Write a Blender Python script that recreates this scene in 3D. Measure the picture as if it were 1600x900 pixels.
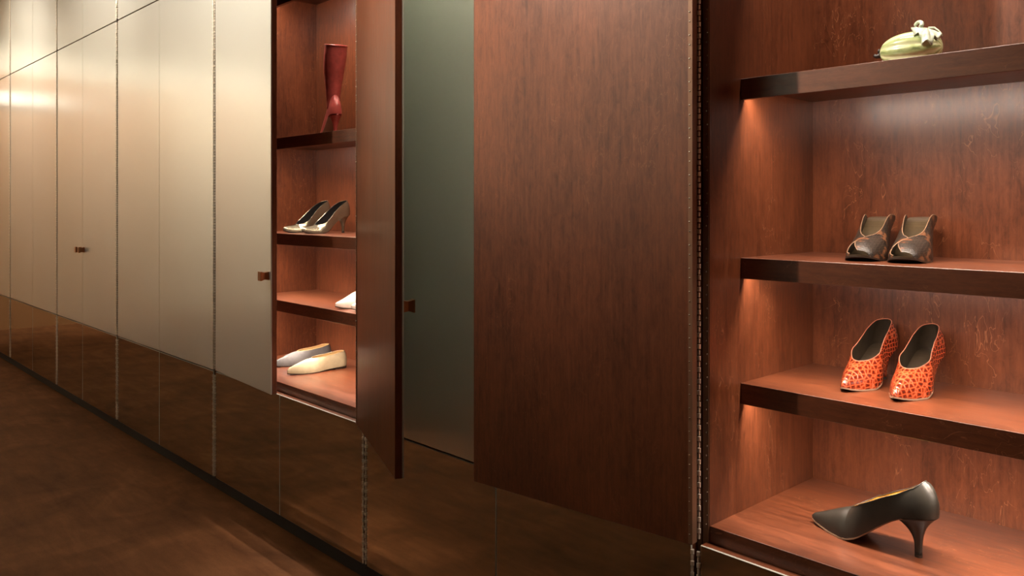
import bpy, bmesh, math, random
from mathutils import Vector, Matrix, noise
R = math.radians
for o in list(bpy.data.objects):
    bpy.data.objects.remove(o)
SC = bpy.context.scene
COL = SC.collection

# ------------------------------------------------------------------ camera, world, exposure
HC = 1.13                                   # eye height above the floor
cam_d = bpy.data.cameras.new('camera')
cam_d.sensor_width = 36.0
cam_d.lens = 1277.0 / 1600.0 * 36.0
cam_d.shift_y = -129.0 / 1600.0             # level camera, lens shifted down
cam_d.clip_start = 0.05
cam = bpy.data.objects.new('camera', cam_d)
COL.objects.link(cam)
cam.location = (0, -1.35, HC)
cam.rotation_euler = (R(90), 0, R(47))
SC.camera = cam

wd = bpy.data.worlds.new('world')
SC.world = wd
wd.use_nodes = True
wd.node_tree.nodes['Background'].inputs[0].default_value = (0.9, 0.8, 0.65, 1)
wd.node_tree.nodes['Background'].inputs[1].default_value = 0.02
SC.view_settings.view_transform = 'Standard'
SC.view_settings.look = 'None'
SC.view_settings.exposure = 0.0
SC.view_settings.gamma = 1.0
SC.view_settings.use_curve_mapping = False
SC.cycles.max_bounces = 20
SC.cycles.glossy_bounces = 16
SC.cycles.diffuse_bounces = 5

# light levels
LED_STRENGTH = 120.0
LED_WATTS = 5.6            # per strip, narrow beam of its lens
SPOT_W = 680.0
WASH_W = 155.0
END_W = 150.0
WARM = (1.0, 0.88, 0.72)
WASHC = (1.0, 0.90, 0.75)
LEDC = (1.0, 0.825, 0.68)

# ------------------------------------------------------------------ materials
def new_mat(name):
    m = bpy.data.materials.new(name)
    m.use_nodes = True
    return m, m.node_tree.nodes, m.node_tree.links, m.node_tree.nodes['Principled BSDF']

def setp(b, **k):
    for n, v in k.items():
        n = n.replace('_', ' ')
        b.inputs[n].default_value = (*v, 1) if isinstance(v, tuple) and len(v) == 3 else v

def plain(name, col, rough=0.5, metal=0.0, **k):
    m, n, l, b = new_mat(name)
    setp(b, Base_Color=col, Roughness=rough, Metallic=metal, **k)
    return m

def coords(n, l, scale, rand=True):
    tc = n.new('ShaderNodeTexCoord')
    mp = n.new('ShaderNodeMapping')
    mp.inputs['Scale'].default_value = scale
    src = tc.outputs['Object']
    if rand:
        oi = n.new('ShaderNodeObjectInfo')
        ml = n.new('ShaderNodeVectorMath'); ml.operation = 'SCALE'
        ml.inputs[0].default_value = (7.3, 3.1, 9.7)
        l.new(oi.outputs['Random'], ml.inputs['Scale'])
        ad = n.new('ShaderNodeVectorMath'); ad.operation = 'ADD'
        l.new(src, ad.inputs[0]); l.new(ml.outputs[0], ad.inputs[1])
        src = ad.outputs[0]
    l.new(src, mp.inputs['Vector'])
    return mp.outputs[0]

def noise_n(n, l, vec, scale, detail=4, rough=0.55, dist=0.0):
    t = n.new('ShaderNodeTexNoise')
    t.inputs['Scale'].default_value = scale
    t.inputs['Detail'].default_value = detail
    t.inputs['Roughness'].default_value = rough
    t.inputs['Distortion'].default_value = dist
    l.new(vec, t.inputs['Vector'])
    return t.outputs['Fac']

def ramp(n, l, fac, stops):
    r = n.new('ShaderNodeValToRGB')
    e = r.color_ramp.elements
    while len(e) < len(stops):
        e.new(0.5)
    for i, (p, c) in enumerate(stops):
        e[i].position = p
        e[i].color = (*c, 1) if len(c) == 3 else c
    l.new(fac, r.inputs[0])
    return r.outputs[0]

def mixc(n, l, fac, a, b, mode='MIX'):
    m = n.new('ShaderNodeMix'); m.data_type = 'RGBA'; m.blend_type = mode
    if isinstance(fac, (int, float)): m.inputs[0].default_value = fac
    else: l.new(fac, m.inputs[0])
    for i, v in ((6, a), (7, b)):
        if isinstance(v, tuple): m.inputs[i].default_value = (*v, 1)
        else: l.new(v, m.inputs[i])
    return m.outputs[2]

def mth(n, l, op, a, b=None, clamp=False):
    m = n.new('ShaderNodeMath'); m.operation = op; m.use_clamp = clamp
    for i, v in ((0, a), (1, b)):
        if v is None: continue
        if isinstance(v, (int, float)): m.inputs[i].default_value = v
        else: l.new(v, m.inputs[i])
    return m.outputs[0]

def bump(n, l, b, h, strength, dist=0.001):
    bp = n.new('ShaderNodeBump')
    bp.inputs['Strength'].default_value = strength
    bp.inputs['Distance'].default_value = dist
    l.new(h, bp.inputs['Height'])
    l.new(bp.outputs[0], b.inputs['Normal'])

def wood(name, axis, figure=0.42, dark=(0.046, 0.0115, 0.0040), light=(0.170, 0.0475, 0.0175)):
    """stained birch veneer, grain along the given axis (0 x, 2 z)"""
    m, n, l, b = new_mat(name)
    g = [1.0, 1.0, 1.0]; g[axis] = 0.06
    q = [1.0, 1.0, 1.0]; q[axis] = 0.42
    o = [1.0, 1.0, 1.0]; o[axis] = 0.35
    vg, vq, vo = coords(n, l, g), coords(n, l, q), coords(n, l, o)
    fine = noise_n(n, l, vg, 130, 5, 0.65)
    blot = noise_n(n, l, vo, 5.5, 4, 0.55, 0.6)
    mott = noise_n(n, l, vo, 75, 6, 0.75, 0.8)
    f = mth(n, l, 'ADD', mth(n, l, 'MULTIPLY', fine, 0.30), mth(n, l, 'MULTIPLY', blot, 0.34))
    f = mth(n, l, 'ADD', f, mth(n, l, 'MULTIPLY', mott, 0.36))
    base = ramp(n, l, f, [(0.37, dark), (0.51, tuple((a + c) / 2 for a, c in zip(dark, light))), (0.66, light)])
    # pale wandering figure lines of the veneer
    wig = noise_n(n, l, vq, 22, 3, 0.6, 1.1)
    d = mth(n, l, 'ABSOLUTE', mth(n, l, 'SUBTRACT', wig, 0.5))
    line = mth(n, l, 'SUBTRACT', 1.0, mth(n, l, 'DIVIDE', d, 0.0075), clamp=True)
    msk = noise_n(n, l, vo, 9, 3, 0.6)
    msk = mth(n, l, 'MULTIPLY', mth(n, l, 'SUBTRACT', msk, 0.50), 8.0, clamp=True)
    line = mth(n, l, 'MULTIPLY', line, msk)
    line = mth(n, l, 'MULTIPLY', line, figure)
    col = mixc(n, l, line, base, (0.42, 0.18, 0.085))
    l.new(col, b.inputs['Base Color'])
    rg = mth(n, l, 'ADD', mth(n, l, 'MULTIPLY', mott, 0.16), 0.27)
    l.new(rg, b.inputs['Roughness'])
    setp(b, Specular_IOR_Level=0.5, Coat_Weight=0.35, Coat_Roughness=0.27)
    bump(n, l, b, fine, 0.12, 0.0006)
    return m

def satin(name):
    """brushed, wiped stainless skin of the tall doors"""
    m, n, l, b = new_mat(name)
    v = coords(n, l, (1, 1, 1))
    vs = coords(n, l, (1.0, 1.0, 0.35))
    big = noise_n(n, l, v, 2.4, 3, 0.5, 0.8)
    sw = noise_n(n, l, vs, 7, 2, 0.5, 2.2)
    d = mth(n, l, 'ABSOLUTE', mth(n, l, 'SUBTRACT', sw, 0.5))
    wipe = mth(n, l, 'SUBTRACT', 1.0, mth(n, l, 'DIVIDE', d, 0.02), clamp=True)
    r = mth(n, l, 'ADD', mth(n, l, 'MULTIPLY', big, 0.06), 0.19)
    r = mth(n, l, 'ADD', r, mth(n, l, 'MULTIPLY', wipe, 0.018))
    l.new(r, b.inputs['Roughness'])
    setp(b, Base_Color=(0.90, 0.92, 0.885), Metallic=1.0)
    hz = n.new('ShaderNodeBsdfPrincipled')          # broad haze of the ground finish
    setp(hz, Base_Color=(0.90, 0.92, 0.885), Metallic=1.0, Roughness=0.62)
    mx = n.new('ShaderNodeMixShader'); mx.inputs[0].default_value = 0.41
    l.new(b.outputs[0], mx.inputs[1]); l.new(hz.outputs[0], mx.inputs[2])
    l.new(mx.outputs[0], n['Material Output'].inputs['Surface'])
    return m

def floor_mat():
    m, n, l, b = new_mat('floor_brown')
    v = coords(n, l, (1, 1, 1), False)
    v2 = coords(n, l, (0.6, 2.6, 1), False)
    a = noise_n(n, l, v, 3.2, 6, 0.6, 0.8)
    c = noise_n(n, l, v2, 7, 5, 0.65, 0.4)
    e = noise_n(n, l, v, 220, 3, 0.7)
    f = mth(n, l, 'ADD', mth(n, l, 'MULTIPLY', a, 0.5), mth(n, l, 'MULTIPLY', c, 0.35))
    f = mth(n, l, 'ADD', f, mth(n, l, 'MULTIPLY', e, 0.15))
    col = ramp(n, l, f, [(0.36, (0.080, 0.0315, 0.0115)), (0.52, (0.143, 0.058, 0.0225)), (0.68, (0.225, 0.099, 0.042))])
    l.new(col, b.inputs['Base Color'])
    setp(b, Roughness=0.8, Specular_IOR_Level=0.15)
    bump(n, l, b, e, 0.10, 0.0005)
    return m

def voro(n, l, vec, scale, feature='DISTANCE_TO_EDGE', rnd=0.8):
    t = n.new('ShaderNodeTexVoronoi')
    t.feature = feature
    t.inputs['Scale'].default_value = scale
    t.inputs['Randomness'].default_value = rnd
    l.new(vec, t.inputs['Vector'])
    return t.outputs['Distance']

def croc():
    m, n, l, b = new_mat('orange_embossed_leather')
    v = coords(n, l, (0.85, 1.15, 1.15), False)
    e = voro(n, l, v, 105, rnd=0.45)
    col = ramp(n, l, e, [(0.0, (0.40, 0.105, 0.045)), (0.06, (0.33, 0.050, 0.014)), (0.14, (0.22, 0.024, 0.006)), (0.30, (0.075, 0.008, 0.003))])
    l.new(col, b.inputs['Base Color'])
    setp(b, Roughness=0.24, Specular_IOR_Level=0.6, Coat_Weight=0.4, Coat_Roughness=0.15)
    inv = mth(n, l, 'MINIMUM', e, 0.14)
    bump(n, l, b, inv, 0.5, 0.006)
    return m

def snake():
    m, n, l, b = new_mat('snake_print_leather')
    v = coords(n, l, (1, 1, 1), False)
    e = voro(n, l, v, 230, rnd=0.5)
    a = noise_n(n, l, v, 48, 2, 0.5, 0.6)
    base = ramp(n, l, a, [(0.40, (0.007, 0.005, 0.004)), (0.55, (0.016, 0.010, 0.007)), (0.62, (0.125, 0.042, 0.016)), (0.76, (0.10, 0.065, 0.036))])
    edge = mth(n, l, 'SUBTRACT', 1.0, mth(n, l, 'DIVIDE', e, 0.09), clamp=True)
    col = mixc(n, l, mth(n, l, 'MULTIPLY', edge, 0.22), base, (0.20, 0.13, 0.08))
    l.new(col, b.inputs['Base Color'])
    setp(b, Roughness=0.38, Specular_IOR_Level=0.4)
    bump(n, l, b, mth(n, l, 'MINIMUM', e, 0.12), 0.5, 0.004)
    return m

def leather(name, col, rough, var=0.25, metal=0.0, bs=0.25, scale=60):
    m, n, l, b = new_mat(name)
    v = coords(n, l, (1, 1, 1))
    a = noise_n(n, l, v, scale, 4, 0.6)
    g = noise_n(n, l, v, 900, 2, 0.6)
    lo = tuple(c * (1 - var) for c in col); hi = tuple(min(1, c * (1 + var)) for c in col)
    l.new(ramp(n, l, a, [(0.3, lo), (0.7, hi)]), b.inputs['Base Color'])
    setp(b, Roughness=rough, Metallic=metal)
    bump(n, l, b, g, bs, 0.0004)
    return m

def gourd_mat():
    m, n, l, b = new_mat('glazed_gourd')
    tc = n.new('ShaderNodeTexCoord')
    sp = n.new('ShaderNodeSeparateXYZ')
    l.new(tc.outputs['Object'], sp.inputs[0])
    ang = mth(n, l, 'ARCTAN2', sp.outputs[1], mth(n, l, 'SUBTRACT', sp.outputs[2], 0.033))
    nz = noise_n(n, l, tc.outputs['Object'], 55, 4, 0.6)
    ang = mth(n, l, 'ADD', ang, mth(n, l, 'MULTIPLY', mth(n, l, 'SUBTRACT', nz, 0.5), 0.5))
    c = mth(n, l, 'COSINE', mth(n, l, 'MULTIPLY', ang, 9.0))
    c = mth(n, l, 'ADD', mth(n, l, 'MULTIPLY', c, 0.5), 0.5)
    f = mth(n, l, 'ADD', mth(n, l, 'MULTIPLY', c, 0.65), mth(n, l, 'MULTIPLY', nz, 0.35))
    col = ramp(n, l, f, [(0.10, (0.16, 0.20, 0.08)), (0.24, (0.36, 0.44, 0.19)), (0.52, (0.50, 0.56, 0.27)), (0.85, (0.72, 0.74, 0.45))])
    l.new(col, b.inputs['Base Color'])
    setp(b, Roughness=0.28, Coat_Weight=0.5, Coat_Roughness=0.12)
    return m

M = {
    'wood_v': wood('wood_vertical', 2),
    'wood_h': wood('wood_horizontal', 0),
    'wood_door': wood('wood_door_veneer', 2, 0.16),
    'edge': plain('wood_edge_dark', (0.055, 0.018, 0.009), 0.45),
    'satin': satin('satin_steel'),
    'mirror': plain('mirror_steel', (0.60, 0.54, 0.42), 0.03, 1.0),
    'skin_edge': plain('ground_edge', (0.40, 0.40, 0.35), 0.35, 0.0),
    'trim': plain('polished_trim', (0.78, 0.74, 0.66), 0.22, 1.0),
    'hinge': plain('hinge_steel', (0.78, 0.71, 0.62), 0.45, 0.7),
    'leaf': plain('hinge_leaf', (0.20, 0.105, 0.062), 0.42, 0.35),
    'knob': plain('bronze_knob', (0.36, 0.17, 0.08), 0.36, 1.0),
    'plinth': plain('plinth_black', (0.008, 0.006, 0.005), 0.6),
    'floor': floor_mat(),
    'cream': plain('cream_plaster', (0.76, 0.73, 0.65), 0.8),
    'ceiling': plain('ceiling_plaster', (0.78, 0.73, 0.62), 0.85),
    'brownwall': plain('brown_panel', (0.36, 0.185, 0.085), 0.6),
    'tanwall': plain('tan_panel', (0.56, 0.46, 0.34), 0.6),
    'addeddark': plain('added_dark_panel', (0.05, 0.025, 0.012), 0.6),  # for the unseen panel added to cut bounced light
    'blackmetal': plain('black_metal', (0.02, 0.02, 0.02), 0.4),
    'croc': croc(), 'snake': snake(), 'gourd': gourd_mat(),
    'black': leather('black_leather', (0.017, 0.0150, 0.0115), 0.36, 0.2),
    'yellow': leather('ochre_lining', (0.62, 0.40, 0.10), 0.5, 0.1),
    'brownlin': leather('brown_lining', (0.030, 0.021, 0.013), 0.35, 0.3),
    'goldlin': leather('golden_brown_lining', (0.055, 0.038, 0.020), 0.30, 0.25),
    'piping': plain('brown_piping', (0.20, 0.115, 0.068), 0.4),
    'oranged': plain('orange_topline', (0.33, 0.11, 0.065), 0.45),
    'sole_dark': plain('dark_sole', (0.030, 0.018, 0.012), 0.4),
    'sole_tan': plain('tan_sole', (0.27, 0.175, 0.115), 0.45),
    'pewter': leather('pewter_leather', (0.24, 0.21, 0.145), 0.26, 0.12, 0.8),
    'blacklin': plain('black_lining', (0.012, 0.010, 0.009), 0.35),
    'white': leather('blush_white_leather', (0.36, 0.285, 0.24), 0.4, 0.08),
    'cream_l': leather('cream_suede', (0.33, 0.265, 0.16), 0.75, 0.10),
    'grey_l': leather('grey_suede', (0.095, 0.088, 0.088), 0.7, 0.12),
    'tan': plain('tan_lining', (0.55, 0.38, 0.18), 0.6),
    'red': leather('burgundy_leather', (0.33, 0.062, 0.052), 0.30, 0.25, 0.0, 0.3, 45),
    'leafg': leather('glazed_leaf', (0.46, 0.52, 0.40), 0.35, 0.35, 0.0, 0.2, 70),
    'stub': plain('dark_stub', (0.020, 0.012, 0.010), 0.4),
}
def emitter(name, col, s):
    m, n, l, b = new_mat(name)
    setp(b, Base_Color=(0.8, 0.8, 0.8), Emission_Color=col, Emission_Strength=s)
    return m
M['led'] = emitter('led_emitter', LEDC, LED_STRENGTH)
M['walllens'] = emitter('wall_lamp_diffuser', WARM, 0.6)
M['lens'] = emitter('lamp_lens', WARM, 6.0)

# ------------------------------------------------------------------ mesh helpers
def link_mesh(name, bm, mat, parent=None, smooth=False, recalc=True):
    if recalc:
        bmesh.ops.recalc_face_normals(bm, faces=bm.faces)
    me = bpy.data.meshes.new(name)
    bm.to_mesh(me); bm.free()
    for m in (mat if isinstance(mat, (list, tuple)) else [mat]):
        me.materials.append(M[m])
    if smooth:
        for p in me.polygons: p.use_smooth = True
    o = bpy.data.objects.new(name, me)
    COL.objects.link(o)
    if parent: o.parent = parent
    return o

def bm_box(bm, x0, x1, y0, y1, z0, z1):
    vs = [bm.verts.new((x, y, z)) for x in (x0, x1) for y in (y0, y1) for z in (z0, z1)]
    for f in ((0, 1, 3, 2), (4, 6, 7, 5), (0, 4, 5, 1), (2, 3, 7, 6), (0, 2, 6, 4), (1, 5, 7, 3)):
        bm.faces.new([vs[i] for i in f])

def box(name, x0, x1, y0, y1, z0, z1, mat, parent=None, bev=0.0):
    bm = bmesh.new()
    bm_box(bm, x0, x1, y0, y1, z0, z1)
    if bev:
        bmesh.ops.bevel(bm, geom=bm.edges[:], offset=bev, segments=1, affect='EDGES')
    return link_mesh(name, bm, mat, parent)

def thing(name, loc, label, cat, group=None, rz=0.0):
    o = bpy.data.objects.new(name, None)
    o.empty_display_size = 0.05
    COL.objects.link(o)
    o.location = loc
    o.rotation_euler = (0, 0, rz)
    o['label'] = label; o['category'] = cat
    if group: o['group'] = group
    return o

def struct(o):
    o['kind'] = 'structure'
    return o

def loft(bm, rings, close=True, cap0=True, cap1=True):
    rv = [[bm.verts.new(p) for p in r] for r in rings]
    n = len(rv[0])
    for a, c in zip(rv[:-1], rv[1:]):
        for i in range(n if close else n - 1):
            j = (i + 1) % n
            bm.faces.new((a[i], a[j], c[j], c[i]))
    if cap0: bm.faces.new(rv[0][::-1])
    if cap1: bm.faces.new(rv[-1])
    return rv

def bm_tube(bm, pts, rad, n=8, closed=False):
    pts = [Vector(p) for p in pts]
    rings = []
    N = len(pts)
    for i, p in enumerate(pts):
        a = pts[(i - 1) % N] if (closed or i > 0) else p
        c = pts[(i + 1) % N] if (closed or i < N - 1) else p
        t = (c - a).normalized()
        u = t.cross(Vector((0, 0, 1)))
        if u.length < 1e-3: u = t.cross(Vector((0, 1, 0)))
        u.normalize(); w = t.cross(u).normalized()
        r = rad(i / (N - 1)) if callable(rad) else rad
        rings.append([p + u * (r * math.cos(2 * math.pi * k / n)) + w * (r * math.sin(2 * math.pi * k / n)) for k in range(n)])
    if closed: rings.append(rings[0])
    loft(bm, rings, True, not closed, not closed)
    if closed: bmesh.ops.remove_doubles(bm, verts=bm.verts, dist=1e-6)

# ------------------------------------------------------------------ room
XE, XR, YO, CZ = -8.6, 2.6, -3.6, 2.72
struct(box('floor', XE - .1, XR + .1, YO - .1, 0.62, -0.1, 0.0, 'floor'))
struct(box('ceiling', XE - .1, XR + .1, YO - .1, 0.62, CZ, CZ + 0.1, 'ceiling'))
struct(box('wall_back', XE - .1, XR + .1, 0.52, 0.62, 0.0, CZ, 'cream'))
struct(box('wall_front', XE - .1, XR + .1, YO - .1, YO, 0.0, CZ, 'cream'))
struct(box('wall_left', XE - .1, XE, YO, 0.52, 0.0, CZ, 'cream'))
struct(box('wall_right', XR, XR + .1, YO, 0.52, 0.0, CZ, 'brownwall'))
struct(box('trim_1', XE + 0.002, XE + 0.03, -1.85, -0.005, 0.0, 2.34, 'brownwall'))
struct(box('trim_3', XE + 0.002, XE + 0.03, -3.3, -1.855, 0.0, 2.34, 'tanwall'))
struct(box('light_cut_low', XE + 0.03, XR, YO, YO + 0.03, 0.0, 1.05, 'addeddark'))  # added out of view, dark so less light reaches the lower fronts
struct(box('light_cut_right', -1.5, XR, YO, YO + 0.028, 1.06, CZ - 0.005, 'brownwall'))  # added out of view, keeps room light out of the open cabinets
struct(box('trim_2', XE + 0.005, -7.885, 0.0, 0.02, 0.05, CZ - 0.01, 'satin'))

# ------------------------------------------------------------------ cabinets
Z_LO0, Z_LO1 = 0.05, 0.470       # lower door
Z_MD0, Z_MD1 = 0.475, 2.057      # tall door
Z_UP0, Z_UP1 = 2.062, 2.700      # upper door
Y_C, Y_B = 0.024, 0.444          # carcass front and inner back
T = 0.016
SHELF_TOP = (1.3895, 1.0230, 0.7660)
Z_FLOOR = 0.503

def knuckles(parent, z0, z1, sgn):
    """continuous hinge barrel, knuckle upon knuckle"""
    bm = bmesh.new()
    p = 0.0112
    k = int((z1 - z0 - 0.01) / p)
    for i in range(k):
        a = z0 + 0.005 + i * p
        r = 0.0037 if i % 2 else 0.0025
        cx = 0.0
        rings = [[(cx + r * math.cos(t * math.pi / 4), -0.001 + r * math.sin(t * math.pi / 4), z) for t in range(8)] for z in (a + 0.0013, a + p - 0.0013)]
        loft(bm, rings)
    o = link_mesh('hinge_barrel', bm, 'hinge', parent, smooth=False)
    o['kind'] = 'stuff'
    return o

def screws(parent, xs, y, z0, z1, ny, sgn=1):
    bm = bmesh.new()
    z = z0 + 0.02; i = 0
    while z < z1 - 0.01:
        x = xs[i % len(xs)]
        ring = lambda r, yy: [(x + r * math.cos(t * math.pi / 4), yy, z + r * math.sin(t * math.pi / 4)) for t in range(8)]
        loft(bm, [ring(0.0020, y), ring(0.0017, y + ny * 0.0008), ring(0.0008, y + ny * 0.0013)])
        z += 0.0265 if i % 2 else 0.0185; i += 1
    o = link_mesh('screw_heads', bm, 'trim', parent)
    o['kind'] = 'stuff'

def make_door(parent, px, side, w, z0, z1, mat_skin, phi, knob=False, leaf=False, name='door'):
    """px: hinge axis in the cabinet's frame, side +1 when the hinge is at its left"""
    x0, x1 = (0.0035, w) if side > 0 else (-w, -0.0035)
    d = box(name, x0, x1, 0.0045, 0.022, z0, z1, 'wood_door', parent, 0.0005)
    d.location = (px, 0, 0)
    d.rotation_euler = (0, 0, -side * R(phi))
    sk = box('metal_skin', x0, x1, 0.0, 0.0044, z0, z1, [mat_skin, 'skin_edge'], d, 0.0010)
    for p in sk.data.polygons:
        if abs(p.normal.y) < 0.95: p.material_index = 1
    knuckles(d, z0, z1, side)
    if leaf:
        a, c = (0.0033, 0.0105) if side > 0 else (-0.0105, -0.0033)
        bm = bmesh.new()
        bm_box(bm, a, c, 0.0222, 0.0236, z0 + 0.002, z1 - 0.002)
        e0, e1 = (0.0016, 0.0033) if side > 0 else (-0.0033, -0.0016)
        bm_box(bm, e0, e1, 0.0046, 0.0236, z0 + 0.002, z1 - 0.002)
        link_mesh('hinge_leaf', bm, 'leaf', d)
        screws(d, [side * 0.0070, side * 0.0075], 0.0236, z0, z1, 1)
    if knob:
        zc = HC - 0.245
        fx = x1 - 0.026 if side > 0 else x0 + 0.026
        prof = [(0.0, 0.0115, 0.0145), (-0.006, 0.0110, 0.0135), (-0.015, 0.0095, 0.0118), (-0.022, 0.0108, 0.0136), (-0.027, 0.0122, 0.0156), (-0.031, 0.0122, 0.0156)]
        bm = bmesh.new()
        loft(bm, [[(fx - hx, y, zc - hz), (fx + hx, y, zc - hz), (fx + hx, y, zc + hz), (fx - hx, y, zc + hz)] for y, hx, hz in prof])
        k = link_mesh('knob', bm, 'knob', d)
        k['label'] = 'small block-shaped bronze knob'
    return d

def make_shelf(parent, x0, x1, zt, name='shelf', z_lip=0.043, yf=0.136):
    """board with a deeper front lip hiding a light strip"""
    prof = [(yf, zt), (yf, zt - z_lip), (yf + 0.014, zt - z_lip), (yf + 0.014, zt - 0.021), (Y_B, zt - 0.021), (Y_B, zt)]
    bm = bmesh.new()
    loft(bm, [[(x, y, z) for y, z in prof] for x in (x0, x1)])
    bmesh.ops.bevel(bm, geom=[e for e in bm.edges if abs(e.verts[0].co.y - yf) < 1e-5 and abs(e.verts[1].co.y - yf) < 1e-5], offset=0.0008, segments=1, affect='EDGES')
    s = link_mesh(name, bm, 'wood_h', parent)
    led(s, x0 + 0.01, x1 - 0.01, zt - 0.021, yf + 0.0155)
    return s

def led(parent, x0, x1, z, y):
    bm = bmesh.new()
    loft(bm, [[(x, y, z - 0.0002), (x, y, z - 0.0042), (x, y + 0.0055, z - 0.0002)] for x in (x0, x1)])
    o = link_mesh('light_strip', bm, ['trim', 'led'], parent)
    for p in o.data.polygons:
        if p.normal.z < -0.4: p.material_index = 1
    o['label'] = 'warm light strip under the shelf lip'
    ld = bpy.data.lights.new('strip_beam', 'AREA')
    ld.shape = 'RECTANGLE'; ld.size = x1 - x0; ld.size_y = 0.007
    ld.energy = LED_WATTS; ld.color = LEDC; ld.spread = R(115)
    lo = bpy.data.objects.new('strip_beam', ld)
    COL.objects.link(lo); lo.parent = parent
    lo.location = ((x0 + x1) / 2, y + 0.0095, z - 0.0015)
    lo.rotation_euler = (R(14), 0, 0)
    return o

def make_cabinet(xl, xm, xr, label, phis=(0, 0), knobs=(0, 0), shelves=False, leafs=(0, 0)):
    c = thing('shoe_cabinet', (xl, 0, 0), label, 'cabinet', 'metal-fronted shoe cabinets along the wall')
    W, m = xr - xl, xm - xl
    box('side_panel', 0.0005, T, Y_C, Y_B + 0.018, 0.05, 2.70, 'wood_v', c)
    box('side_panel', W - T, W - 0.0005, Y_C, Y_B + 0.018, 0.05, 2.70, 'wood_v', c)
    box('back_panel', T + .0002, W - T - .0002, Y_B, Y_B + 0.018, 0.05, 2.70, 'wood_v', c)
    box('bottom_panel', T + .0002, W - T - .0002, Y_C, Y_B - .0002, 0.462, Z_FLOOR, 'wood_h', c, 0.0006)
    tp = box('top_panel', T + .0002, W - T - .0002, Y_C, Y_B - .0002, 2.02, 2.06, 'wood_h', c)
    box('plinth', 0.0005, W - 0.0005, 0.014, Y_B, 0.0, 0.049, 'plinth', c)
    for x0 in (0.0015, W - T + 0.001):
        j = box('hinge_jamb', x0, x0 + T - 0.0025, 0.0220, 0.0238, Z_LO0, Z_UP1, 'leaf', c)
        if leafs[0 if x0 < W / 2 else 1]:
            screws(c, [x0 + 0.0085, x0 + 0.0105], 0.0220, Z_MD0 + 0.01, Z_MD1, -1)
    if shelves:
        for zt in SHELF_TOP:
            make_shelf(c, T + .0004, W - T - .0004, zt)
        make_shelf(c, T + .0004, W - T - .0004, 2.019, 'pelmet_board', 0.095, 0.185)
    h = 0.007
    wl, wr = m - h - 0.0012, W - m - h - 0.0012
    for side, px, w, i in ((1, h, wl, 0), (-1, W - h, wr, 1)):
        make_door(c, px, side, w, Z_MD0, Z_MD1, 'satin', phis[i], knobs[i], leafs[i])
        make_door(c, px, side, w, Z_LO0, Z_LO1, 'mirror', 0, name='lower_door')
        make_door(c, px, side, w, Z_UP0, Z_UP1, 'satin', 0, name='upper_door')
    return c

make_cabinet(-7.87, -7.26, -6.664, 'metal cabinet cut off by the left edge, farthest of the row')
make_cabinet(-6.664, -6.036, -5.458, 'narrow-looking closed metal cabinet second from the far left, no knobs')
make_cabinet(-5.458, -4.941, -4.358, 'closed metal cabinet with two small dark knobs side by side', knobs=(1, 1))
make_cabinet(-4.358, -3.779, -3.182, 'closed metal cabinet without knobs, left of the one holding the red boot')
make_cabinet(-3.182, -2.6345, -2.096, 'metal cabinet with left door ajar and right door swung open showing boot and shoes',
             phis=(3.4, 157.7), knobs=(1, 1), shelves=True, leafs=(0, 1))
make_cabinet(-2.096, -1.5057, -0.922, 'closed metal cabinet half hidden behind the wide-open wooden door')
make_cabinet(-0.922, -0.34, 0.245, 'open lit wooden cabinet at the right with orange shoes and green gourd',
             phis=(172.9, 172.9), knobs=(1, 1), shelves=True, leafs=(1, 1))
XA, XB = -3.182, -0.922

# ------------------------------------------------------------------ shoes
def pchip(tbl):
    xs = [p[0] for p in tbl]; ys = [p[1] for p in tbl]
    n = len(xs)
    h = [xs[i + 1] - xs[i] for i in range(n - 1)]
    d = [(ys[i + 1] - ys[i]) / h[i] for i in range(n - 1)]
    m = [d[0]] + [0.0 if d[i - 1] * d[i] <= 0 else 2 * d[i - 1] * d[i] / (d[i - 1] + d[i]) for i in range(1, n - 1)] + [d[-1]]
    def f(x):
        if x <= xs[0]: return ys[0]
        if x >= xs[-1]: return ys[-1]
        i = max(k for k in range(n - 1) if xs[k] <= x)
        t = (x - xs[i]) / h[i]
        return ((2*t**3 - 3*t*t + 1) * ys[i] + (t**3 - 2*t*t + t) * h[i] * m[i] + (-2*t**3 + 3*t*t) * ys[i+1] + (t**3 - t*t) * h[i] * m[i+1])
    return f

W_POINT = [(0, 0.004), (.04, .0082), (.12, .0160), (.22, .0258), (.33, .0345), (.43, .0355), (.56, .0295), (.70, .0265), (.84, .0272), (.93, .0262), (1, .0255)]
W_ROUND = [(0, 0.022), (.05, .028), (.12, .033), (.22, .0385), (.33, .0410), (.43, .0385), (.56, .0330), (.70, .0300), (.84, .0310), (.93, .0300), (1, .0290)]
ZB_HEEL = [(0, 0.055), (.10, .012), (.22, 0), (.33, .0), (.42, .085), (.52, .30), (.62, .56), (.72, .78), (.82, .92), (.92, .985), (1, 1.0)]

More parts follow.
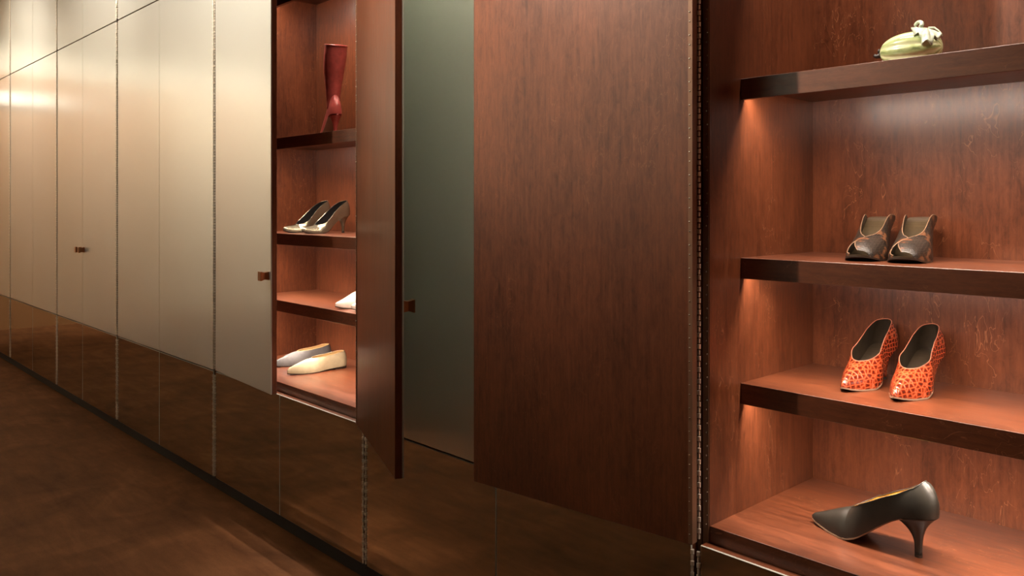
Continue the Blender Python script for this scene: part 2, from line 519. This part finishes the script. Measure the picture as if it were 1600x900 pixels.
class Last:
    def __init__(s, L=0.24, h=0.075, wt=W_POINT, zt=None, throat=0.38, open_w=0.9, lean=0.018, wk=1.0, sole=0.0032, tlen=0.16, pinch=0.25):
        s.pinch = pinch
        s.L, s.h, s.throat, s.open_w, s.lean, s.wk, s.sole, s.tlen = L, h, throat, open_w, lean, wk, sole, tlen
        s._w = pchip(wt); s._zb = pchip(ZB_HEEL)
        s._zt = pchip(zt or [(0, .010), (.04, .017), (.12, .028), (.24, .042), (.36, .053), (.46, .054), (.6, .051), (.75, .050), (.9, .056), (1, .062)])
    def w(s, u):
        k = s._w(u) * s.wk
        if u > .88: k *= math.sqrt(max(0.0, 1 - ((u - .88) / .12) ** 2))
        if u < .05: k *= math.sqrt(max(0.0, 1 - ((.05 - u) / .05) ** 2))
        return k
    def zb(s, u): return s.sole + s._zb(u) * s.h + 0.004 * max(0, (.18 - u) / .18)
    def zt(s, u): return s._zt(u)
    def yo(s, u):
        if u <= s.throat: return 0.0
        return s.w(u) * s.open_w * (1 - s.pinch * max(0.0, (u - .72) / .28)) * min(1.0, (u - s.throat) / s.tlen) ** 0.5
    def pt(s, u, a, sg, t=0.0):
        """point on the upper: a 0 feather edge .. 1 topline, inset t for the lining"""
        op = 1.0 if u > s.throat else 0.0
        tt = t * (1 - op * a ** 8)
        w = max(0.0, s.w(u) - tt); yo = max(0.0, min(w, s.yo(u)))
        am = math.acos(min(0.97, yo / w)) if w > 1e-6 else math.pi / 2
        y = w * math.cos(a * am)
        z = s.zb(u) + (s.zt(u) - (0 if op else t)) / math.sin(am) * math.sin(a * am)
        b = max(0.0, (u - .70) / .30) ** 1.5
        x = s.L * (1 - u) + b * (s.lean * a ** 1.6 - 0.004 * math.sin(a * math.pi)) - (0 if u < .9 else -tt * (u - .9) * 8)
        return (x, sg * y, z)

def stations(u0, u1, n):
    return [u0 + (u1 - u0) * (0.5 - 0.5 * math.cos(math.pi * i / n)) for i in range(n + 1)]

def shoe_upper(S, parent, name, mat, t=0.0, u0=0.0, u1=1.0, na=10, n=44):
    bm = bmesh.new()
    us = stations(u0, S.throat, n // 2) + stations(S.throat, u1, n // 2 + 6)[1:]
    for sg in (1, -1):
        g = [[bm.verts.new(S.pt(u, i / na, sg, t)) for i in range(na + 1)] for u in us]
        for a, c in zip(g[:-1], g[1:]):
            for i in range(na):
                bm.faces.new((a[i], a[i+1], c[i+1], c[i]))
    bmesh.ops.remove_doubles(bm, verts=bm.verts, dist=2e-5)
    bmesh.ops.dissolve_degenerate(bm, dist=1e-6, edges=bm.edges)
    return link_mesh(name, bm, mat, parent, smooth=True)

def flat_sheet(S, parent, name, mat, dz, inset, u0, u1, thick, wf=lambda u: 1.0):
    bm = bmesh.new()
    rings = []
    for u in stations(u0, u1, 36):
        w = max(0.0006, (S.w(u) - inset) * wf(u)); x = S.L * (1 - u); z = S.zb(u) + dz
        rings.append([(x, -w, z), (x, 0, z), (x, w, z), (x, w, z - thick), (x, 0, z - thick), (x, -w, z - thick)])
    loft(bm, rings)
    o = link_mesh(name, bm, mat, parent, smooth=False)
    return o

def binding(S, parent, mat, r=0.0009, u1=1.0):
    us = stations(S.throat + 0.0005, u1, 40)
    pts = [S.pt(u, 1, 1) for u in us] + [S.pt(u, 1, -1) for u in reversed(us[:-1])]
    q = [pts[0]]
    for p in pts[1:]:
        if (Vector(p) - Vector(q[-1])).length > 0.0004: q.append(p)
    bm = bmesh.new()
    bm_tube(bm, q, r, 6, u1 >= 1.0)
    return link_mesh('topline_binding', bm, mat, parent, smooth=True)

def stiletto(S, parent, mat, tip=0.0052, back=0.0, tipx=0.030, k=2.6, breast=0.24, tipmat='sole_dark'):
    L = S.L; n = 20
    rings = []
    lift = 0.005
    for j in range(13):
        v = j / 12
        e = (1 - v) ** k
        ring = []
        for i in range(n):
            th = 2 * math.pi * i / n
            cx, sx = math.cos(th), math.sin(th)
            xt = breast * L * (0.5 + 0.5 * cx)
            u = 1 - xt / L
            yt = 0.97 * S.w(min(u, .985)) * math.copysign(abs(sx) ** 0.8, sx) if abs(sx) > 1e-6 else 0
            zt = S.zb(u) - 0.0005
            xb = tipx + tip * cx; yb = tip * 1.05 * sx
            ring.append((xb + (xt - xb) * e, yb + (yt - yb) * e, lift + (zt - lift) * (1 - v)))
        rings.append(ring)
    bm = bmesh.new()
    loft(bm, rings)
    o = link_mesh('heel', bm, mat, parent, smooth=True)
    bm = bmesh.new()
    loft(bm, [[(tipx + tip * 1.03 * math.cos(2*math.pi*i/n), tip * 1.08 * math.sin(2*math.pi*i/n), z) for i in range(n)] for z in (0.0, lift)])
    link_mesh('heel_tip', bm, tipmat, o)
    return o

def pump(name, loc, direction, label, S, mats, group=None, heel=True, tipx=0.030, k=2.6, tip=0.0052, breast=0.24, cat='shoe', sole_u1=0.80, bind_r=0.0009):
    """loc: floor point under the heel tip; direction: where the toe points (degrees, world)"""
    t = thing(name, loc, label, cat, group, R(direction))
    off = Vector((-tipx, 0, 0)) if heel else Vector((0, 0, 0))
    pv = t
    parts = []
    up = shoe_upper(S, pv, 'upper', mats['upper'])
    li = shoe_upper(S, pv, 'lining', mats['lining'], t=0.0016)
    ins = flat_sheet(S, pv, 'insole', mats.get('insole', mats['lining']), 0.0022, 0.0015, 0.0, 0.995, 0.0012)
    so = flat_sheet(S, pv, 'outsole', mats['sole'], 0.0002, -0.0004, 0.0, sole_u1, 0.0030, lambda u: 1.0 if u < .45 else max(.78, 1 - (u - .45) * 1.1))
    bi = binding(S, pv, mats['bind'], bind_r)
    parts = [up, li, ins, so, bi]
    if heel:
        parts.append(stiletto(S, pv, mats['heel'], tip, 0, tipx, k, breast))
    else:
        parts.append(flat_sheet(S, pv, 'heel', mats['sole'], -0.0026, 0.002, 0.76, 0.995, max(0.001, S.zb(.9) - 0.0027)))
    for p in parts:
        p.location = off
    return t

Z1, Z2, Z3 = SHELF_TOP
# black pump on the cabinet floor
pump('high_heel_pump', (-0.572, 0.176, Z_FLOOR), 177.0, 'black leather pointed high-heel pump with ochre lining on the cabinet floor',
     Last(L=0.240, h=0.075, throat=0.35, open_w=0.92, lean=0.022, tlen=0.14, pinch=0.35,
          zt=[(0, .004), (.02, .010), (.06, .017), (.13, .028), (.24, .042), (.36, .053), (.46, .057), (.6, .050), (.75, .044), (.9, .049), (1, .060)]),
     dict(upper='black', lining='yellow', sole='sole_tan', bind='black', heel='black'), tipx=0.034, k=3.3, tip=0.0064, breast=0.29)
# orange embossed pumps
OR = dict(upper='croc', lining='brownlin', sole='sole_tan', bind='oranged', heel='croc')
def orange():
    return Last(L=0.222, h=0.066, throat=0.30, open_w=0.84, lean=0.014, wk=1.0, tlen=0.18, pinch=0.45,
                zt=[(0, .005), (.02, .011), (.06, .020), (.13, .031), (.24, .045), (.32, .051), (.46, .053), (.6, .051), (.75, .050), (.9, .053), (1, .055)])
pump('embossed_pump', (-0.628, 0.385, Z3), -88.5, 'orange crocodile-embossed pump standing at the right of its pair', orange(), OR, 'orange embossed pumps', tipx=0.032, k=2.6, tip=0.006)
pump('embossed_pump', (-0.7235, 0.392, Z3), -90.0, 'orange crocodile-embossed pump standing at the left of its pair', orange(), OR, 'orange embossed pumps', tipx=0.032, k=2.6, tip=0.006)
# pewter pumps
PW = dict(upper='pewter', lining='blacklin', sole='sole_dark', bind='pewter', heel='pewter')
def pewter():
    return Last(L=0.222, h=0.066, throat=0.27, open_w=0.92, lean=0.012, tlen=0.14,
                zt=[(0, .010), (.04, .016), (.12, .022), (.24, .028), (.32, .031), (.46, .038), (.6, .044), (.75, .048), (.9, .053), (1, .057)])
pump('metallic_pump', (-2.797, 0.352, Z2), -82.0, 'pewter metallic high-heel pump at the right of the pair below the boot', pewter(), PW, 'pewter pumps', tipx=0.028)
pump('metallic_pump', (-2.944, 0.352, Z2), -82.0, 'pewter metallic high-heel pump at the left of the pair below the boot', pewter(), PW, 'pewter pumps', tipx=0.028)
# blush pumps half hidden by the open door
WH = dict(upper='white', lining='tan', sole='sole_dark', bind='white', heel='white')
pump('blush_pump', (-2.512, 0.352, Z3), -90.0, 'blush white pump half hidden behind the open door, farther one', Last(L=0.235, h=0.07), WH, 'blush pumps')
pump('blush_pump', (-2.425, 0.362, Z3), -90.0, 'blush white pump with only its toe tip beside the open door', Last(L=0.235, h=0.07), WH, 'blush pumps')
# flats
ZF = [(0, .012), (.04, .020), (.12, .030), (.24, .041), (.34, .047), (.46, .049), (.6, .049), (.75, .050), (.9, .054), (1, .056)]
def flat(): return Last(L=0.245, h=0.006, throat=0.40, open_w=0.78, lean=0.010, zt=ZF, tlen=0.2)
pump('pointed_flat', (-2.765, 0.345, Z_FLOOR), -91.5, 'cream pointed flat shoe in front of the grey one', flat(),
     dict(upper='cream_l', lining='tan', sole='sole_dark', bind='cream_l', heel='cream_l'), 'pointed flats', heel=False, sole_u1=0.99)
pump('pointed_flat', (-2.935, 0.378, Z_FLOOR), -91.0, 'grey suede pointed flat shoe behind the cream one', flat(),
     dict(upper='grey_l', lining='tan', sole='sole_dark', bind='tan', heel='grey_l'), 'pointed flats', heel=False, sole_u1=0.99)

# ------------------------------------------------------------------ snake print mules
def arch(S, u, a, H, k=1.0):
    w = S.w(u) * k
    return (S.L * (1 - u), w * math.sin(a * math.pi / 2), S.zb(u) + H(u) * k * max(0.0, math.cos(a * math.pi / 2)) ** 0.8)

def mule(loc, direction, label):
    S = Last(L=0.228, h=0.078, wt=W_ROUND, wk=0.89)
    t = thing('snake_mule', loc, label, 'shoe', 'snake-print mules', R(direction))
    tipx = 0.035
    H = pchip([(0, .004), (.03, .014), (.08, .025), (.15, .034), (.28, .042), (.4, .052), (.6, .058), (.84, .050)])
    a1 = pchip([(.02, -.10), (.08, -.24), (.15, -.28), (.22, -.18), (.28, .0), (.36, .24), (.48, .44), (.60, .60), (.72, .77), (.84, .94)])
    a2 = pchip([(.02, -.80), (.10, -.66), (.20, -.36), (.28, -.04), (.36, -.24), (.48, -.44), (.60, -.60), (.72, -.77), (.84, -.94)])
    parts = []
    for nm, af, edge, k, sgn in (('crossing_flap', a1, 1.0, 1.025, 1), ('under_flap', a2, -1.0, 1.0, -1)):
        us = stations(0.02, 0.84, 38)
        for inner in (0, 1):
            bm = bmesh.new()
            kk = k - (0.03 if inner else 0)
            g = [[bm.verts.new(arch(S, u, edge + (af(u) - edge) * i / 12, H, kk)) for i in range(13)] for u in us]
            for a, c in zip(g[:-1], g[1:]):
                for i in range(12): bm.faces.new((a[i], a[i+1], c[i+1], c[i]))
            parts.append(link_mesh(nm if not inner else 'flap_lining', bm, 'snake' if not inner else 'brownlin', t, True))
        bm = bmesh.new()
        bm_tube(bm, [arch(S, u, af(u), H, k - .012) for u in us], 0.0009, 6)
        parts.append(link_mesh('edge_piping', bm, 'piping', t, True))
    parts.append(flat_sheet(S, t, 'insole', 'goldlin', 0.0025, 0.001, 0.0, 0.995, 0.002))
    parts.append(flat_sheet(S, t, 'outsole', 'sole_dark', 0.0004, -0.0012, 0.0, 0.82, 0.0034, lambda u: 1.0 if u < .45 else max(.78, 1 - (u - .45) * 1.1)))
    parts.append(stiletto(S, t, 'snake', 0.010, 0, tipx, 1.8, 0.24))
    for p in parts: p.location = (-tipx, 0, 0)
    return t
mule((-0.644, 0.384, Z2), -79.0, 'snake-print open-toe mule, right one of the pair')
mule((-0.724, 0.380, Z2), -79.0, 'snake-print open-toe mule, left one of the pair')

# ------------------------------------------------------------------ burgundy boot
def boot(loc, direction):
    t = thing('knee_boot', loc, 'tall burgundy leather knee boot with slim heel on the high shelf', 'boot', None, R(direction))
    S = Last(L=0.225, h=0.085, throat=1.0, lean=0.010, wk=0.88,
             zt=[(0, .010), (.04, .018), (.12, .030), (.24, .044), (.36, .056), (.5, .075), (.62, .090), (.78, .090), (.9, .075), (1, .045)])
    tipx = 0.030
    parts = [shoe_upper(S, t, 'foot', 'red')]
    rings = []; n = 28
    prof = pchip([(0, .024), (.12, .026), (.22, .029), (.45, .036), (.68, .044), (.85, .046), (1, .0455)])
    z0, z1 = 0.112, 0.350
    for j in range(30):
        v = j / 29
        z = z0 + (z1 - z0) * v
        cx = 0.064 - 0.044 * v + 0.010 * math.sin(v * math.pi)
        ring = []
        for i in range(n):
            th = 2 * math.pi * i / n
            wr = 1 + 0.09 * (noise.noise(Vector((3 * math.cos(th), 3 * math.sin(th), 16 * v))) ) * (1.1 - v)
            r = prof(v) * wr
            ring.append((cx + r * 1.12 * math.cos(th), r * .92 * math.sin(th), z + (0.010 * math.cos(th) if j == 29 else 0)))
        rings.append(ring)
    bm = bmesh.new()
    loft(bm, rings, True, True, False)
    sh = link_mesh('shaft', bm, 'red', t, True)
    sm = sh.modifiers.new('thick', 'SOLIDIFY'); sm.thickness = 0.003; sm.offset = -1
    parts.append(sh)
    bm = bmesh.new()
    bm_tube(bm, rings[-1], 0.0014, 6, True)
    parts.append(link_mesh('top_binding', bm, 'red', t, True))
    parts.append(flat_sheet(S, t, 'outsole', 'sole_tan', 0.0002, -0.0004, 0.0, 0.80, 0.0030))
    parts.append(stiletto(S, t, 'red', 0.006, 0, tipx, 2.4, 0.24))
    for p in parts: p.location = (-tipx, 0, 0)
    return t
boot((-2.742, 0.285, Z1), 165.0)

# ------------------------------------------------------------------ gourd
def gourd(loc, rz):
    t = thing('ceramic_gourd', loc, 'pale green ribbed ceramic gourd with a leaf on top', 'ornament', None, rz)
    rings = []; n = 72
    for j in range(29):
        v = j / 28
        ph = math.pi * (0.015 + 0.97 * v)
        x = -0.0545 * math.cos(ph)
        rr = math.sin(ph) ** 0.82 * (1.0 + 0.12 * (v - .5))
        ring = []
        for i in range(n):
            th = 2 * math.pi * i / n
            rib = 1 - 0.075 * (0.5 - 0.5 * math.cos(9 * th + math.pi)) ** 3
            y = 0.034 * rr * rib * math.sin(th); z = 0.033 + 0.033 * rr * rib * math.cos(th)
            ring.append((x, y, max(0.0, z)))
        rings.append(ring)
    bm = bmesh.new(); loft(bm, rings)
    link_mesh('body', bm, 'gourd', t, True)
    # lobed leaf draped over the stalk end
    bm = bmesh.new()
    nr, nt = 7, 48
    cx, cy = 0.030, -0.006
    def top(x, y):
        q = max(0.02, 1 - (x / 0.0545) ** 2) ** .45
        s = max(0.0, 1 - (y / (0.0345 * q)) ** 2)
        return 0.033 + 0.034 * q * math.sqrt(s)
    g = []
    for i in range(nr + 1):
        row = []
        for k in range(nt):
            th = 2 * math.pi * k / nt
            R0 = 0.0235 * (1 + 0.13 * math.cos(5 * th) + 0.07 * math.cos(17 * th)) * i / nr
            x, y = cx + R0 * math.cos(th) * 0.95, cy + R0 * math.sin(th) * 1.05
            z = top(min(x, .049), y) + 0.0035 + 0.004 * (i / nr) ** 3 * math.sin(9 * th) + 0.0015 * math.cos(5 * th)
            row.append(bm.verts.new((x, y, z)))
        g.append(row)
    for a, c in zip(g[:-1], g[1:]):
        for k in range(nt):
            bm.faces.new((a[k], a[(k+1) % nt], c[(k+1) % nt], c[k]))
    bmesh.ops.remove_doubles(bm, verts=bm.verts, dist=1e-6)
    lf = link_mesh('leaf', bm, 'leafg', t, True)
    sm = lf.modifiers.new('thick', 'SOLIDIFY'); sm.thickness = 0.0022; sm.offset = 1
    # curled stalk: loop above the leaf and a trailing end
    bm = bmesh.new()
    bm_tube(bm, [(0.014 + 0.0075 * math.cos(a), -0.006 + 0.010 * math.sin(a * .5), 0.0755 + 0.0075 * math.sin(a)) for a in [k * 0.38 - 0.6 for k in range(14)]], lambda v: 0.0040 - 0.0012 * v, 8)
    link_mesh('stalk_loop', bm, 'leafg', t, True)
    bm = bmesh.new()
    bm_tube(bm, [(0.030, 0.002, 0.070), (0.040, 0.004, 0.069), (0.048, 0.003, 0.062), (0.055, 0.0, 0.051)], lambda v: 0.0022 - 0.0012 * v, 7)
    link_mesh('stalk_tail', bm, 'leafg', t, True)
    bm = bmesh.new()
    bm_tube(bm, [(-0.052, 0.0, 0.032), (-0.058, 0.0, 0.029), (-0.063, -0.001, 0.028), (-0.067, -0.002, 0.031)], lambda v: 0.0062 - 0.003 * v, 8)
    bm_tube(bm, [(-0.056, 0.0, 0.032), (-0.058, -0.002, 0.037), (-0.057, -0.003, 0.041)], lambda v: 0.0032 - 0.001 * v, 8)
    link_mesh('blossom_stub', bm, 'stub', t, True)
    return t
gourd((-0.612, 0.245, Z1), R(2))

# ------------------------------------------------------------------ wall lamp on the end wall
wl = thing('wall_lamp', (XE + 0.03, -0.48, 2.10), 'bright linear wall lamp mirrored faintly in the farthest doors', 'lamp')
box('back_plate', 0.0005, 0.02, -0.32, 0.32, -0.04, 0.04, 'blackmetal', wl)
box('diffuser', 0.0205, 0.07, -0.34, 0.34, -0.055, 0.055, 'walllens', wl, 0.004)

# ------------------------------------------------------------------ ceiling lamps
def ceiling_spot(x, y, target, watts, angle, label, group, blend=0.8, size=0.03, col=WARM):
    t = thing('ceiling_spotlight', (x, y, CZ), label, 'lamp', group)
    bm = bmesh.new()
    loft(bm, [[(r * math.cos(2*math.pi*i/20), r * math.sin(2*math.pi*i/20), z) for i in range(20)] for r, z in ((.045, -.0005), (.045, -.055), (.038, -.055), (.034, -.035))])
    link_mesh('housing', bm, 'blackmetal', t)
    bm = bmesh.new()
    loft(bm, [[(.030 * math.cos(2*math.pi*i/20), .030 * math.sin(2*math.pi*i/20), z) for i in range(20)] for z in (-.0545, -.050)])
    link_mesh('lens', bm, 'lens', t)
    ld = bpy.data.lights.new('lamp', 'SPOT')
    ld.energy = watts; ld.color = col; ld.spot_size = R(angle); ld.spot_blend = blend; ld.shadow_soft_size = size
    lo = bpy.data.objects.new('lamp', ld)
    COL.objects.link(lo); lo.parent = t
    lo.location = (0, 0, -0.062)
    dv = Vector(target) - Vector((x, y, CZ - 0.062))
    lo.rotation_euler = dv.to_track_quat('-Z', 'Y').to_euler()
    return t

for i, x in enumerate((-1.9, -3.5, -5.1, -6.7)):
    ceiling_spot(x, -1.2, (x + 0.35, 0.0, 2.05), SPOT_W * (1.0, 0.42, 0.2, 0.2)[i], 74, 'small black ceiling spotlight aimed at the cabinet fronts', 'spotlights along the cabinets', 1.0)
for i, x in enumerate((-2.4, -3.9, -5.4, -6.9)):  # unseen lamps added so the opposite wall reflects bright in the doors
    ceiling_spot(x, -2.75, (x, YO, 1.75), WASH_W, 110, 'unseen black ceiling spotlight added to brighten the opposite wall', 'added wall washing spotlights', 1.0, col=WASHC)
for i, y in enumerate((-0.6, -1.8, -3.0)):  # unseen lamps added to brighten the mirrored end wall
    ceiling_spot(XE + 0.9, y, (XE, y, 1.7), END_W, 110, 'unseen black ceiling spotlight added to brighten the end wall', 'added end wall spotlights', 1.0, col=WASHC)
